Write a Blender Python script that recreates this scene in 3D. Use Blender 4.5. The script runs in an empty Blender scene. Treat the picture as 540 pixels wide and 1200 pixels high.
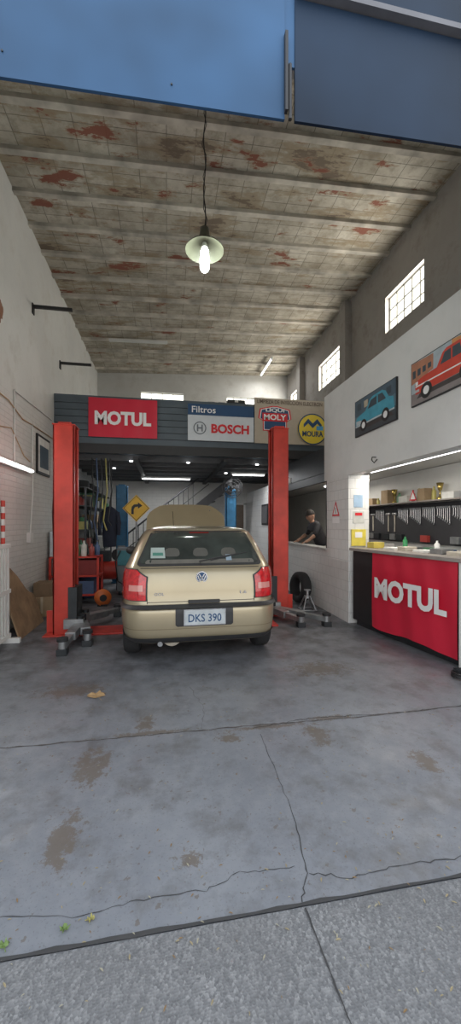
import bpy, math, random
from mathutils import Vector, Matrix
random.seed(7)
SC=bpy.context.scene
try:
    SC.view_settings.view_transform='Standard'
except Exception: pass

# ---------------------------------------------------------------- materials
def newmat(name):
    m=bpy.data.materials.new(name); m.use_nodes=True
    nt=m.node_tree; b=nt.nodes['Principled BSDF']
    return m,nt,b
def L(nt,a,b): nt.links.new(a,b)
def ramp(nt,fac,stops,interp='LINEAR'):
    r=nt.nodes.new('ShaderNodeValToRGB'); r.color_ramp.interpolation=interp
    e=r.color_ramp.elements
    while len(e)<len(stops): e.new(0.5)
    for i,(p,c) in enumerate(stops):
        e[i].position=p
        e[i].color=(c,c,c,1) if isinstance(c,(int,float)) else (*c,1)
    L(nt,fac,r.inputs[0]); return r.outputs[0]
def noise(nt,vec,scale,detail=4,rough=.55):
    n=nt.nodes.new('ShaderNodeTexNoise'); n.inputs['Scale'].default_value=scale
    n.inputs['Detail'].default_value=detail; n.inputs['Roughness'].default_value=rough
    L(nt,vec,n.inputs['Vector']); return n.outputs['Fac']
def mix(nt,fac,a,b,mode='MIX'):
    m=nt.nodes.new('ShaderNodeMix'); m.data_type='RGBA'; m.blend_type=mode
    for sock,v in ((0,fac),(6,a),(7,b)):
        if hasattr(v,'links'): L(nt,v,m.inputs[sock])
        elif isinstance(v,(int,float)): m.inputs[sock].default_value=v if sock==0 else (v,v,v,1)
        else: m.inputs[sock].default_value=(*v,1)
    return m.outputs[2]
def math_(nt,op,a,b=None,c=None):
    m=nt.nodes.new('ShaderNodeMath'); m.operation=op
    for i,v in enumerate((a,b,c)):
        if v is None: continue
        if hasattr(v,'links'): L(nt,v,m.inputs[i])
        else: m.inputs[i].default_value=v
    return m.outputs[0]
def wpos(nt): return nt.nodes.new('ShaderNodeNewGeometry').outputs['Position']
def bump(nt,b,h,st=.3,dist=.01):
    n=nt.nodes.new('ShaderNodeBump'); n.inputs['Strength'].default_value=st; n.inputs['Distance'].default_value=dist
    L(nt,h,n.inputs['Height']); L(nt,n.outputs[0],b.inputs['Normal'])

_c={}
def M(name,col,rough=.5,metal=0.,var=.12,scale=9,emit=0,bmp=0,coat=0,spec=None):
    if name in _c: return _c[name]
    m,nt,b=newmat(name); p=wpos(nt)
    f=noise(nt,p,scale,3)
    lo=tuple(max(0,c*(1-var)) for c in col); hi=tuple(min(1,c*(1+var)) for c in col)
    c=ramp(nt,f,[(.3,lo),(.7,hi)])
    L(nt,c,b.inputs['Base Color']); b.inputs['Roughness'].default_value=rough; b.inputs['Metallic'].default_value=metal
    if spec is not None: b.inputs['Specular IOR Level'].default_value=spec
    if coat: b.inputs['Coat Weight'].default_value=coat; b.inputs['Coat Roughness'].default_value=.08
    if emit:
        b.inputs['Emission Color'].default_value=(*col,1); b.inputs['Emission Strength'].default_value=emit
    if bmp: bump(nt,b,noise(nt,p,scale*6,4),bmp,.01)
    _c[name]=m; return m

def swiz(nt,a,b_):
    s=nt.nodes.new('ShaderNodeSeparateXYZ'); L(nt,wpos(nt),s.inputs[0])
    c=nt.nodes.new('ShaderNodeCombineXYZ')
    L(nt,s.outputs[a],c.inputs[0]); L(nt,s.outputs[b_],c.inputs[1]); return c.outputs[0],s
def bricktex(nt,vec,w,h,mort=.01,smooth=.1,offset=.5):
    t=nt.nodes.new('ShaderNodeTexBrick'); t.offset=offset
    t.inputs['Scale'].default_value=1; t.inputs['Brick Width'].default_value=w; t.inputs['Row Height'].default_value=h
    t.inputs['Mortar Size'].default_value=mort; t.inputs['Mortar Smooth'].default_value=smooth
    t.inputs['Color1'].default_value=(1,1,1,1); t.inputs['Color2'].default_value=(.72,.70,.66,1); t.inputs['Mortar'].default_value=(.15,.14,.12,1)
    L(nt,vec,t.inputs['Vector']); return t

def floor_mat():
    m,nt,b=newmat('painted_concrete_floor'); p=wpos(nt)
    n1=noise(nt,p,.9,6,.6); n2=noise(nt,p,14,5,.7); n3=noise(nt,p,90,2); n4=noise(nt,p,3.2,7,.72)
    c=ramp(nt,n1,[(.3,(.160,.168,.188)),(.5,(.205,.214,.236)),(.7,(.26,.268,.287))])
    c=mix(nt,ramp(nt,n2,[(.45,0),(.75,.4)]),c,(.29,.295,.305))
    c=mix(nt,ramp(nt,n4,[(.49,0),(.66,.68)]),c,(.118,.114,.114))
    c=mix(nt,ramp(nt,n3,[(.60,0),(.73,.5)]),c,(.09,.088,.09))
    c=mix(nt,ramp(nt,noise(nt,p,22,3,.6),[(.65,0),(.67,.7)]),c,(.135,.112,.095))
    acc=None
    for (x,y,rx,ry) in [(-.47,1.80,.12,.30),(-.44,2.32,.18,.30),(1.02,2.42,.14,.26),(1.55,2.02,.12,.22),(.42,2.48,.16,.10),(-.15,2.75,.12,.16),(.1,1.62,.1,.08),(1.2,2.6,.3,.06),(.75,2.56,.5,.05),(-.1,2.62,.5,.05),(-.8,3.4,.5,.2),(1.5,3.5,.5,.3)]:
        mp=nt.nodes.new('ShaderNodeMapping'); mp.vector_type='POINT'
        mp.inputs['Location'].default_value=(-x/rx,-y/ry,0); mp.inputs['Scale'].default_value=(1/rx,1/ry,1)
        L(nt,p,mp.inputs[0]); ln=nt.nodes.new('ShaderNodeVectorMath'); ln.operation='LENGTH'; L(nt,mp.outputs[0],ln.inputs[0])
        v=math_(nt,'SUBTRACT',1.0,ln.outputs['Value']); v=math_(nt,'MAXIMUM',v,0.)
        acc=v if acc is None else math_(nt,'MAXIMUM',acc,v)
    st=math_(nt,'MULTIPLY_ADD',acc,.27,noise(nt,p,15,8,.85))
    smask=ramp(nt,st,[(.625,0),(.66,1)])
    c=mix(nt,math_(nt,'MULTIPLY',smask,.8),c,(.135,.108,.085))
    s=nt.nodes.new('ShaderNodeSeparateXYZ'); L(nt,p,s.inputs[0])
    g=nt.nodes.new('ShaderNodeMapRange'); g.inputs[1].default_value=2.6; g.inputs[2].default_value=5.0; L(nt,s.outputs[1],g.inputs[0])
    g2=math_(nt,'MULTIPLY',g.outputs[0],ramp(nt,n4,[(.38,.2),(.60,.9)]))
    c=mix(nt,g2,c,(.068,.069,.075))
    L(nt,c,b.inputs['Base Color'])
    L(nt,ramp(nt,noise(nt,p,5,4),[(.3,.28),(.7,.60)]),b.inputs['Roughness'])
    bump(nt,b,n2,.25,.004); return m
def sidewalk_mat():
    m,nt,b=newmat('pebbled_sidewalk'); p=wpos(nt)
    v=nt.nodes.new('ShaderNodeTexVoronoi'); v.inputs['Scale'].default_value=120; L(nt,p,v.inputs['Vector'])
    c=ramp(nt,v.outputs['Color'],[(.0,(.115,.115,.117)),(.5,(.195,.193,.196)),(1,(.35,.345,.34))])
    c=mix(nt,ramp(nt,noise(nt,p,2.5,6,.7),[(.35,.6),(.7,0)]),c,(.145,.143,.145))
    L(nt,c,b.inputs['Base Color']); b.inputs['Roughness'].default_value=.85
    bump(nt,b,v.outputs['Distance'],.5,.004); return m
def ceiling_mat():
    m,nt,b=newmat('whitewashed_ceiling_blocks'); vec,s=swiz(nt,0,1); p=wpos(nt)
    t=bricktex(nt,vec,.36,.2,.006,.4,offset=.0)
    n=noise(nt,p,1.3,6,.65); n2=noise(nt,p,6,5,.7)
    c=ramp(nt,n,[(.3,(.38,.34,.275)),(.5,(.56,.52,.44)),(.7,(.72,.685,.60))])
    c=mix(nt,ramp(nt,n2,[(.46,0),(.68,.6)]),c,(.28,.235,.175))
    c=mix(nt,.7,c,mix(nt,1.0,c,t.outputs['Color'],'MULTIPLY'))
    def patchnoise(scale,sx,sy,off):
        br=nt.nodes.new('ShaderNodeTexNoise'); br.inputs['Scale'].default_value=scale; br.inputs['Detail'].default_value=8; br.inputs['Roughness'].default_value=.68
        mp=nt.nodes.new('ShaderNodeMapping'); mp.inputs['Scale'].default_value=(sx,sy,1); mp.inputs['Location'].default_value=(off,off*.7,0)
        L(nt,p,mp.inputs[0]); L(nt,mp.outputs[0],br.inputs['Vector']); return br.outputs['Fac']
    k=math_(nt,'MULTIPLY_ADD',s.outputs[0],-.005,math_(nt,'MULTIPLY_ADD',s.outputs[1],-.009,.062))
    f=math_(nt,'ADD',patchnoise(1.9,.6,1.6,0),k); f2=math_(nt,'ADD',patchnoise(1.6,.5,1.5,7.3),k)
    c=mix(nt,ramp(nt,f2,[(.52,0),(.57,.7)]),c,(.33,.26,.17))
    c=mix(nt,ramp(nt,f2,[(.60,0),(.63,.75)]),c,(.15,.11,.085))
    c=mix(nt,ramp(nt,f,[(.572,0),(.585,.6)]),c,(.34,.25,.17))
    c=mix(nt,ramp(nt,f,[(.605,0),(.618,.9)]),c,(.26,.085,.055))
    L(nt,c,b.inputs['Base Color']); b.inputs['Roughness'].default_value=.9
    bump(nt,b,t.outputs['Fac'],-.5,.02); return m
def wall_mat(name,base,dirt,ax=1,bw=.26,bh=.075,zsplit=3.2,dirtamt=.5,patch=False):
    m,nt,b=newmat(name); vec,s=swiz(nt,ax,2); p=wpos(nt)
    t=bricktex(nt,vec,bw,bh,.008,.6)
    n=noise(nt,p,1.1,6,.65)
    c=ramp(nt,n,[(.35,tuple(x*.86 for x in base)),(.6,base)])
    c=mix(nt,math_(nt,'MULTIPLY',ramp(nt,noise(nt,p,2.2,7,.7),[(.5,0),(.72,1)]),dirtamt),c,dirt)
    mr=nt.nodes.new('ShaderNodeMapRange'); mr.inputs[1].default_value=zsplit+.1; mr.inputs[2].default_value=zsplit-.1; L(nt,s.outputs[2],mr.inputs[0])
    h=math_(nt,'MULTIPLY',t.outputs['Fac'],mr.outputs[0])
    c=mix(nt,math_(nt,'MULTIPLY',h,.35),c,tuple(x*.55 for x in base))
    if patch:
        ln=nt.nodes.new('ShaderNodeVectorMath'); ln.operation='DISTANCE'; L(nt,p,ln.inputs[0]); ln.inputs[1].default_value=(-2.1,5.10,4.2)
        v=math_(nt,'MULTIPLY_ADD',noise(nt,p,5,4),.5,ln.outputs['Value'])
        c=mix(nt,ramp(nt,v,[(.44,1),(.46,0)]),c,(.27,.13,.08))
    L(nt,c,b.inputs['Base Color']); b.inputs['Roughness'].default_value=.8
    hh=math_(nt,'MULTIPLY_ADD',noise(nt,p,25,3),.3,math_(nt,'MULTIPLY',h,-1.))
    bump(nt,b,hh,.35,.01); return m

white=M('white_paint',(.72,.72,.70),.6,var=.05,scale=3)
whitewall=wall_mat('white_brick_wall',(.70,.70,.68),(.40,.37,.32),1,patch=True,dirtamt=.45)
greyplaster=wall_mat('grey_plaster_wall',(.37,.35,.33),(.19,.165,.14),1,.3,.2,3.2,.75)
backmat=wall_mat('back_wall_plaster',(.62,.62,.60),(.33,.30,.27),0,.3,.1,2.5,.4)
tile=wall_mat('white_tile_wall',(.76,.76,.75),(.5,.5,.48),1,.15,.15,5,.15)
tilef=wall_mat('white_tile_front',(.76,.76,.75),(.5,.5,.48),0,.15,.15,5,.15)
parap=wall_mat('white_parapet_paint',(.76,.76,.755),(.6,.59,.56),1,.3,.2,0,.3)
black=M('black_paint',(.02,.02,.022),.5)
rubber=M('tire_rubber',(.025,.025,.027),.8,bmp=.2,scale=30)
darkm=M('dark_metal',(.05,.055,.06),.45,.6)
steel=M('worn_steel',(.33,.34,.35),.4,.7,.25)
chrome=M('chrome',(.75,.75,.76),.15,1.)
red=M('red_lift_paint',(.58,.052,.035),.4,var=.18,scale=4)
blue=M('blue_lift_paint',(.05,.22,.42),.45,var=.15)
redban=M('red_banner_vinyl',(.62,.02,.05),.45,var=.05,scale=2)
whiteink=M('white_ink',(.85,.85,.85),.5,var=.02)
glow=M('lamp_glow',(.95,1,.95),.4,emit=6)
glowc=M('tube_glow',(1,1,1),.4,emit=5,var=0)

# ---------------------------------------------------------------- builder
class B:
    def __init__(s,name): s.n=name; s.v=[]; s.f=[]; s.m=[]; s.sm=[]; s.mats=[]
    def mi(s,m):
        if m not in s.mats: s.mats.append(m)
        return s.mats.index(m)
    def add(s,vs,fs,m,smooth=False):
        o=len(s.v); s.v+= [Vector(v) for v in vs]; k=s.mi(m)
        for f in fs: s.f.append([i+o for i in f]); s.m.append(k); s.sm.append(smooth)
    def box(s,c,d,m,R=None):
        c=Vector(c); h=[x/2 for x in d]; vs=[]
        for a in (-1,1):
            for b_ in (-1,1):
                for e in (-1,1):
                    v=Vector((a*h[0],b_*h[1],e*h[2]))
                    if R is not None: v=R@v
                    vs.append(c+v)
        s.add(vs,[(0,1,3,2),(4,6,7,5),(0,4,5,1),(2,3,7,6),(0,2,6,4),(1,5,7,3)],m)
    def bb(s,x0,x1,y0,y1,z0,z1,m): s.box(((x0+x1)/2,(y0+y1)/2,(z0+z1)/2),(abs(x1-x0),abs(y1-y0),abs(z1-z0)),m)
    def cyl(s,p0,p1,r0,m,r1=None,seg=16,cap=True):
        p0=Vector(p0);p1=Vector(p1); r1=r0 if r1 is None else r1
        a=(p1-p0).normalized(); u=a.orthogonal().normalized(); w=a.cross(u); vs=[]
        for p,r in ((p0,r0),(p1,r1)):
            for i in range(seg):
                t=2*math.pi*i/seg; vs.append(p+u*(r*math.cos(t))+w*(r*math.sin(t)))
        s.add(vs,[(i,(i+1)%seg,seg+(i+1)%seg,seg+i) for i in range(seg)],m,True)
        if cap: s.add(vs,[tuple(reversed(range(seg))),tuple(range(seg,2*seg))],m)
    def tube(s,pts,r,m,seg=8):
        pts=[Vector(p) for p in pts]; rings=[]; prev=None
        for i,p in enumerate(pts):
            a=(pts[min(i+1,len(pts)-1)]-pts[max(i-1,0)]).normalized()
            u=a.orthogonal().normalized() if prev is None else (prev-a*prev.dot(a)).normalized()
            prev=u; w=a.cross(u); rr=r[i] if isinstance(r,(list,tuple)) else r
            rings.append([p+u*(rr*math.cos(2*math.pi*k/seg))+w*(rr*math.sin(2*math.pi*k/seg)) for k in range(seg)])
        s.loft(rings,m,True)
    def loft(s,rings,m,cap=False,smooth=True,closed=True):
        n=len(rings[0]); vs=[p for r in rings for p in r]; fs=[]
        for j in range(len(rings)-1):
            for i in range(n if closed else n-1):
                k=(i+1)%n; fs.append((j*n+i,j*n+k,(j+1)*n+k,(j+1)*n+i))
        s.add(vs,fs,m,smooth)
        if cap: s.add(list(rings[0])+list(rings[-1]),[tuple(reversed(range(n))),tuple(range(n,2*n))],m)
    def lathe(s,o,prof,m,axis=(0,0,1),seg=24,cap=True):
        o=Vector(o); a=Vector(axis).normalized(); u=a.orthogonal().normalized(); w=a.cross(u)
        rings=[[o+a*h+u*(r*math.cos(2*math.pi*k/seg))+w*(r*math.sin(2*math.pi*k/seg)) for k in range(seg)] for r,h in prof]
        s.loft(rings,m,cap)
    def sph(s,c,r,m,seg=16):
        c=Vector(c); r=Vector(r) if hasattr(r,'__len__') else Vector((r,r,r)); rings=[]
        for j in range(seg//2+1):
            ph=-math.pi/2+math.pi*j/(seg//2); cr=max(math.cos(ph),.001)
            rings.append([c+Vector((r.x*cr*math.cos(2*math.pi*i/seg),r.y*cr*math.sin(2*math.pi*i/seg),r.z*math.sin(ph))) for i in range(seg)])
        s.loft(rings,m,True)
    def shape(s,pts,o,rt,up,m,off=0.,nrm=None):
        o=Vector(o);rt=Vector(rt);up=Vector(up); n=nrm or rt.cross(up)
        vs=[o+rt*a+up*b_+n*off for a,b_ in pts]; s.add(vs,[tuple(range(len(vs)))],m)
    def disc(s,c,r,o,rt,up,m,off=0.,seg=32,rin=0,ry=None):
        ry=ry or r
        if rin==0: s.shape([(c[0]+r*math.cos(2*math.pi*i/seg),c[1]+ry*math.sin(2*math.pi*i/seg)) for i in range(seg)],o,rt,up,m,off)
        else:
            o=Vector(o);rt=Vector(rt);up=Vector(up);n=rt.cross(up); vs=[]
            for R in (r,rin):
                for i in range(seg):
                    t=2*math.pi*i/seg; vs.append(o+rt*(c[0]+R*math.cos(t))+up*(c[1]+R*math.sin(t))+n*off)
            s.add(vs,[(i,(i+1)%seg,seg+(i+1)%seg,seg+i) for i in range(seg)],m)
    def text(s,body,c,w,h,rt,up,m,bold=.02,off=0.):
        cu=bpy.data.curves.new('t','FONT'); cu.body=body; cu.offset=bold; cu.resolution_u=3
        ob=bpy.data.objects.new('t',cu); SC.collection.objects.link(ob)
        bpy.context.view_layer.update()
        me=bpy.data.meshes.new_from_object(ob.evaluated_get(bpy.context.evaluated_depsgraph_get()))
        vs=[v.co.copy() for v in me.vertices]; fs=[tuple(p.vertices) for p in me.polygons]
        bpy.data.objects.remove(ob); bpy.data.meshes.remove(me); bpy.data.curves.remove(cu)
        if not vs: return
        x0=min(v.x for v in vs);x1=max(v.x for v in vs);y0=min(v.y for v in vs);y1=max(v.y for v in vs)
        rt=Vector(rt);up=Vector(up);n=rt.cross(up);c=Vector(c)
        s.add([c+rt*(((v.x-x0)/(x1-x0)-.5)*w)+up*(((v.y-y0)/(y1-y0)-.5)*h)+n*off for v in vs],fs,m)
    def ribbon(s,pts,w,m,z=.002,wig=.0,sub=8):
        P=[]
        for i in range(len(pts)-1):
            for k in range(sub):
                t=k/sub; a=Vector((*pts[i],0)).lerp(Vector((*pts[i+1],0)),t)
                P.append(a+Vector((random.uniform(-wig,wig),random.uniform(-wig,wig),0)))
        P.append(Vector((*pts[-1],0))); vs=[];fs=[]
        for i,p in enumerate(P):
            a=(P[min(i+1,len(P)-1)]-P[max(i-1,0)]).normalized(); q=Vector((-a.y,a.x,0)); ww=w*random.uniform(.35,1.2)/2
            vs+=[p+q*ww+Vector((0,0,z)),p-q*ww+Vector((0,0,z))]
        for i in range(len(P)-1): fs.append((2*i,2*i+1,2*i+3,2*i+2))
        s.add(vs,fs,m)
    def done(s,bevel=0,parent=None):
        xs=[v.x for v in s.v];ys=[v.y for v in s.v];zs=[v.z for v in s.v]
        o=Vector(((min(xs)+max(xs))/2,(min(ys)+max(ys))/2,min(zs)))
        me=bpy.data.meshes.new(s.n); me.from_pydata([v-o for v in s.v],[],s.f)
        for m in s.mats: me.materials.append(m)
        me.polygons.foreach_set('material_index',s.m); me.polygons.foreach_set('use_smooth',s.sm); me.update()
        ob=bpy.data.objects.new(s.n,me); ob.location=o; SC.collection.objects.link(ob)
        if bevel:
            md=ob.modifiers.new('bevel','BEVEL'); md.width=bevel; md.segments=2; md.limit_method='ANGLE'; md.angle_limit=math.radians(50)
        if parent: ob.parent=parent; ob.location=o-parent.location
        return ob
X_=Vector((1,0,0));Y_=Vector((0,1,0));Z_=Vector((0,0,1))
def area(name,loc,sx,sy,W,col=(1,1,1),rot=(0,0,0),parent=None):
    l=bpy.data.lights.new(name,'AREA'); l.shape='RECTANGLE'; l.size=sx; l.size_y=sy; l.energy=W; l.color=col
    o=bpy.data.objects.new(name,l); o.location=loc; o.rotation_euler=rot; SC.collection.objects.link(o)
    if parent: o.parent=parent; o.location=Vector(loc)-parent.location
    return o

XL,XR,YB,YF=-2.1,4.0,12.0,1.5
# ---------------------------------------------------------------- shell
b=B('floor'); b.bb(-2.35,4.25,1.35,12.25,-.15,0,floor_mat()); b.done()
b=B('floor_sidewalk'); b.bb(-9,11,-5,1.338,-.15,-.003,sidewalk_mat()); b.done()
b=B('wall_left'); b.bb(-2.35,XL,YF,YB+.25,0,6.35,whitewall); b.done()
b=B('wall_back')
b.bb(XL,XR,YB,YB+.25,0,5.28,backmat); b.bb(XL,XR,YB,YB+.25,5.6,6.5,backmat)
for x0,x1 in ((XL,-.8),(.55,1.95),(2.9,XR)): b.bb(x0,x1,YB,YB+.25,5.28,5.6,backmat)
b.done()
wins=[(5.25,6.3),(8.0,9.35),(10.9,11.6)]
b=B('wall_right')
b.bb(XR,XR+.25,YF,YB+.25,0,4.96,greyplaster); b.bb(XR,XR+.25,YF,YB+.25,5.62,6.6,greyplaster)
ys=[YF]+[v for w in wins for v in w]+[YB+.25]
for i in range(0,len(ys),2): b.bb(XR,XR+.25,ys[i],ys[i+1],4.96,5.62,greyplaster)
for y in (7.7,10.5): b.bb(XR-.16,XR,y-.13,y+.13,2.99,6.32,greyplaster)
b.done()
wf=M('window_frame_paint',(.50,.50,.46),.6)
pane=M('frosted_window_pane',(1.0,.98,.90),.5,emit=2.4,var=.0)
for k,(y0,y1) in enumerate(wins):
    b=B('window_%d'%(k+1)); 
    b.bb(XR+.11,XR+.118,y0,y1,4.96,5.62,pane)
    n=5
    for i in range(n+1):
        y=y0+(y1-y0)*i/n; b.bb(XR+.09,XR+.11,y-.009,y+.009,4.96,5.62,wf)
    for i in range(4):
        z=4.96+.66*i/3; b.bb(XR+.09,XR+.11,y0,y1,z-.009,z+.009,wf)
    ob=b.done()
    l=area('daylight',(XR+.07,(y0+y1)/2,5.29),.6,y1-y0-.05,28,(1,.95,.85),(0,math.radians(90),0),ob)
for k,(x0,x1) in enumerate(((-.8,.55),(1.95,2.9))):
    b=B('window_%d'%(k+4)); b.bb(x0,x1,YB+.11,YB+.118,5.28,5.6,pane)
    for i in range(5):
        x=x0+(x1-x0)*i/4; b.bb(x-.012,x+.012,YB+.08,YB+.11,5.28,5.6,wf)
    for z in (5.29,5.59): b.bb(x0,x1,YB+.08,YB+.11,z-.01,z+.01,wf)
    b.done()
cm=ceiling_mat()
def zc(x): return 6.1+.3*(x-XL)/(XR-XL)
b=B('ceiling')
vs=[(x,y,zc(x)+dz) for dz in (0,.2) for x in (-2.35,4.25) for y in (YF,YB+.25)]
b.add(vs,[(0,1,3,2),(4,6,7,5),(0,4,5,1),(2,3,7,6),(0,2,6,4),(1,5,7,3)],cm); b.done()
jm=M('joist_concrete',(.52,.485,.42),.85,var=.4,scale=3)
b=B('ceiling_joists'); y=2.0
while y<YB:
    vs=[(x,y+dy,zc(x)+dz) for dz in (-.055,0) for x in (XL,XR) for dy in (-.04,.04)]
    b.add(vs,[(0,1,3,2),(4,6,7,5),(0,4,5,1),(2,3,7,6),(0,2,6,4),(1,5,7,3)],jm); y+=.6
b.done()
bluep=M('blue_sheet_metal',(.028,.078,.165),.5,.1,.5,1.1,spec=.3)
navy=M('navy_sheet_metal',(.010,.022,.045),.5,.1,.5,1.1,spec=.2)
b=B('wall_front'); b.bb(-2.35,4.25,YF+.06,YF+.22,3.6,6.6,greyplaster); b.bb(3.2,4.25,YF+.06,YF+.26,0,3.6,greyplaster); b.bb(-2.35,-2.1,YF+.06,YF+.26,0,3.6,greyplaster); b.done()
def zl(x): return 3.105+.04*(x+.6)
b=B('lintel_sheet_panel')
def quadbox(x0,x1,za,zb,y0,y1,m):
    vs=[(x,y,z) for y in (y0,y1) for (x,z) in ((x0,za(x0)),(x1,za(x1)),(x1,zb),(x0,zb))]
    b.add(vs,[(0,1,2,3),(7,6,5,4),(0,4,5,1),(1,5,6,2),(2,6,7,3),(3,7,4,0)],m)
quadbox(-2.35,.49,zl,4.3,YF,YF+.012,bluep)
quadbox(.535,4.25,zl,3.67,YF,YF+.012,navy)
b.bb(-2.35,4.25,YF+.012,YF+.055,3.5,4.3,navy)
b.bb(.49,.535,YF+.005,YF+.014,3.38,4.3,bluep)
b.bb(.54,4.25,YF-.03,YF+.012,3.675,3.70,M('grey_trim_metal',(.14,.14,.155),.5,.2))
b.bb(.54,4.25,YF,YF+.012,3.72,4.3,navy)
b.bb(.487,.499,YF-.02,YF,3.17,3.5,black); b.cyl((.51,YF-.01,3.14),(.51,YF-.01,3.37),.008,black,seg=8)
for x in (-1.8,-1.2,-.6,0.02): b.cyl((x,YF-.004,3.2),(x,YF,3.2),.004,darkm,seg=8)
b.done()

# ---------------------------------------------------------------- right office block
b=B('wall_parapet'); b.bb(2.6,2.78,YF+.27,5.85,2.15,3.55,parap); b.done()
b=B('ceiling_office'); b.bb(2.78,XR,YF+.27,7.48,2.3,2.42,white); b.bb(2.6,XR,7.6,YB,2.3,2.42,white); b.done()
b=B('wall_office_side'); b.bb(3.985,3.999,YF+.3,11.9,0.02,2.29,white); b.done()
b=B('wall_column'); b.bb(2.6,2.92,5.02,5.75,0,2.149,tile)
b.bb(2.6,2.92,5.014,5.02,0,2.149,tilef); b.done()
b=B('wall_partition'); b.bb(2.6,2.72,5.75,YB,0,1.0,tile); b.bb(2.6,2.72,8.1,YB,1.0,2.3,tile)
b.bb(2.57,2.80,5.76,8.1,1.0,1.035,M('grey_sill',(.45,.45,.44),.5)); b.done()
b=B('window_6')
for y in (5.80,8.06): b.bb(2.62,2.68,y-.03,y+.03,1.035,2.15,black)
b.bb(2.62,2.68,5.77,8.09,2.15,2.29,darkm); b.done()
b=B('wall_header'); b.bb(2.62,2.68,5.87,8.09,2.30,2.73,darkm); b.done()
redp=M('tool_board_black',(.03,.03,.035),.6)

# ---------------------------------------------------------------- mezzanine
mz=M('mezzanine_slate_paint',(.085,.11,.132),.5,var=.15,scale=2)
b=B('floor_mezzanine'); 
b.bb(XL+.001,XR-.001,7.5,YB-.001,2.86,2.98,mz)
b.bb(XL+.001,XR-.001,7.46,7.5,2.80,2.98,black)
y=8.0
while y<11.9: b.bb(XL+.001,XR-.001,y-.04,y+.04,2.74,2.86,M('mezz_beam',(.085,.09,.095),.6)); y+=.62
for x in (-.6,1.2,): b.bb(x-.05,x+.05,7.5,YB-.01,2.70,2.76,black)
for x,y in ((-.72,7.9),(1.95,7.9),(.45,7.9),(1.5,9.4),(-1.2,9.0)): b.cyl((x,y,2.72),(x,y,2.74),.035,glowc,seg=12)
b.done()
b=B('wall_mezzanine_parapet')
for i in range(7): 
    z=2.98+i*.129; b.bb(XL+.001,XR-.001,7.5,7.54,z+.006,z+.125,mz)
b.bb(XL+.001,XR-.001,7.54,7.56,2.981,3.88,black)
b.bb(XL+.001,XR-.001,7.5,7.56,3.88,3.91,mz); b.done()
pap=M('paper_white',(.75,.75,.72),.7)
b=B('storage_boxes')
cb=M('cardboard',(.35,.25,.15),.8)
for x0,x1,h,m in ((.9,1.3,.55,steel),(1.35,1.75,.62,darkm),(-1.9,-1.5,.25,cb),(2.0,2.5,.5,cb),(-.15,.35,.25,cb)):
    b.bb(x0,x1,8.2,8.7,2.98,3.6+h,m); b.bb(x0-.01,x1+.01,8.19,8.71,3.5+h,3.54+h,m); b.bb((x0+x1)/2-.04,(x0+x1)/2+.04,8.195,8.2,3.1,3.6+h,pap)
b.done(.006)
yb=7.455
def panel(name,x0,x1,z0,z1,m,wave=.006):
    b=B(name); n=24; vs=[];fs=[]
    for i in range(n+1):
        x=x0+(x1-x0)*i/n
        for z in (z0,z1): vs.append((x,yb-.004-wave*math.sin(i*.9),z))
    for i in range(n): fs.append((2*i,2*i+2,2*i+3,2*i+1))
    b.add(vs,fs,m,True); b.bb(x0,x1,yb+.001,yb+.004,z0,z1,m); return b
b=panel('oil_brand_banner',-1.47,-.18,3.11,3.86,redban)
b.text('MOTUL',(-.825,yb-.014,3.475),1.06,.27,X_,Z_,whiteink,.045); b.done()
navyink=M('navy_ink',(.02,.07,.17),.5,var=.03); redink=M('red_ink',(.65,.02,.03),.5,var=.03); greyink=M('grey_ink',(.15,.17,.2),.5)
b=panel('filter_brand_sign',.42,1.77,3.11,3.84,M('sign_white',(.62,.66,.70),.45,var=.04),0)
b.bb(.42,1.77,yb-.012,yb-.005,3.62,3.84,navyink)
b.text('Filtros',(.74,yb-.014,3.73),.48,.13,X_,Z_,whiteink,.01)
b.text('BOSCH',(1.28,yb-.008,3.36),.78,.19,X_,Z_,redink,.04)
o=(.66,yb-.008,3.36); b.disc((0,0),.13,o,X_,Z_,greyink,rin=.108); b.shape([(-.06,-.07),(-.03,-.07),(-.03,-.015),(.03,-.015),(.03,-.07),(.06,-.07),(.06,.07),(.03,.07),(.03,.015),(-.03,.015),(-.03,.07),(-.06,.07)],o,X_,Z_,greyink,.001)
b.done()
b=panel('service_banner',1.79,3.34,3.10,4.04,M('beige_banner',(.46,.40,.32),.5,var=.05),.004)
b.text('LIMPIEZA DE INYECCION ELECTRON',(2.55,yb-.012,3.965),1.42,.08,X_,Z_,M('brown_ink',(.12,.08,.06)),.01)
o=(2.22,yb-.012,3.60)
def shield(k): return [(-.30*k,.20*k),(-.33*k,.02*k),(-.24*k,-.03*k),(-.24*k,-.22*k),(-.05*k,-.22*k),(0,-.29*k),(.05*k,-.22*k),(.24*k,-.22*k),(.24*k,-.03*k),(.33*k,.02*k),(.30*k,.20*k),(.05*k,.26*k),(-.05*k,.26*k)]
b.shape(shield(1.08),o,X_,Z_,redink); b.shape(shield(1.0),o,X_,Z_,whiteink,.002); b.shape(shield(.94),o,X_,Z_,navyink,.004)
b.bb(1.95,2.49,yb-.020,yb-.018,3.56,3.73,redink)
b.text('LIQUI',(2.22,yb-.024,3.785),.40,.09,X_,Z_,whiteink,.03); b.text('MOLY',(2.22,yb-.024,3.645),.48,.12,X_,Z_,whiteink,.03); b.done()
b=B('battery_brand_sign'); o=(3.04,yb-.03,3.43); b.cyl((3.04,yb-.03,3.43),(3.04,yb-.012,3.43),.33,M('sign_yellow',(.80,.62,.06),.4,var=.05),seg=40)
b.disc((0,0),.33,o,X_,Z_,navyink,.002,40,.305); b.text('MOURA',(3.04,yb-.034,3.33),.46,.12,X_,Z_,navyink,.03)
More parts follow.
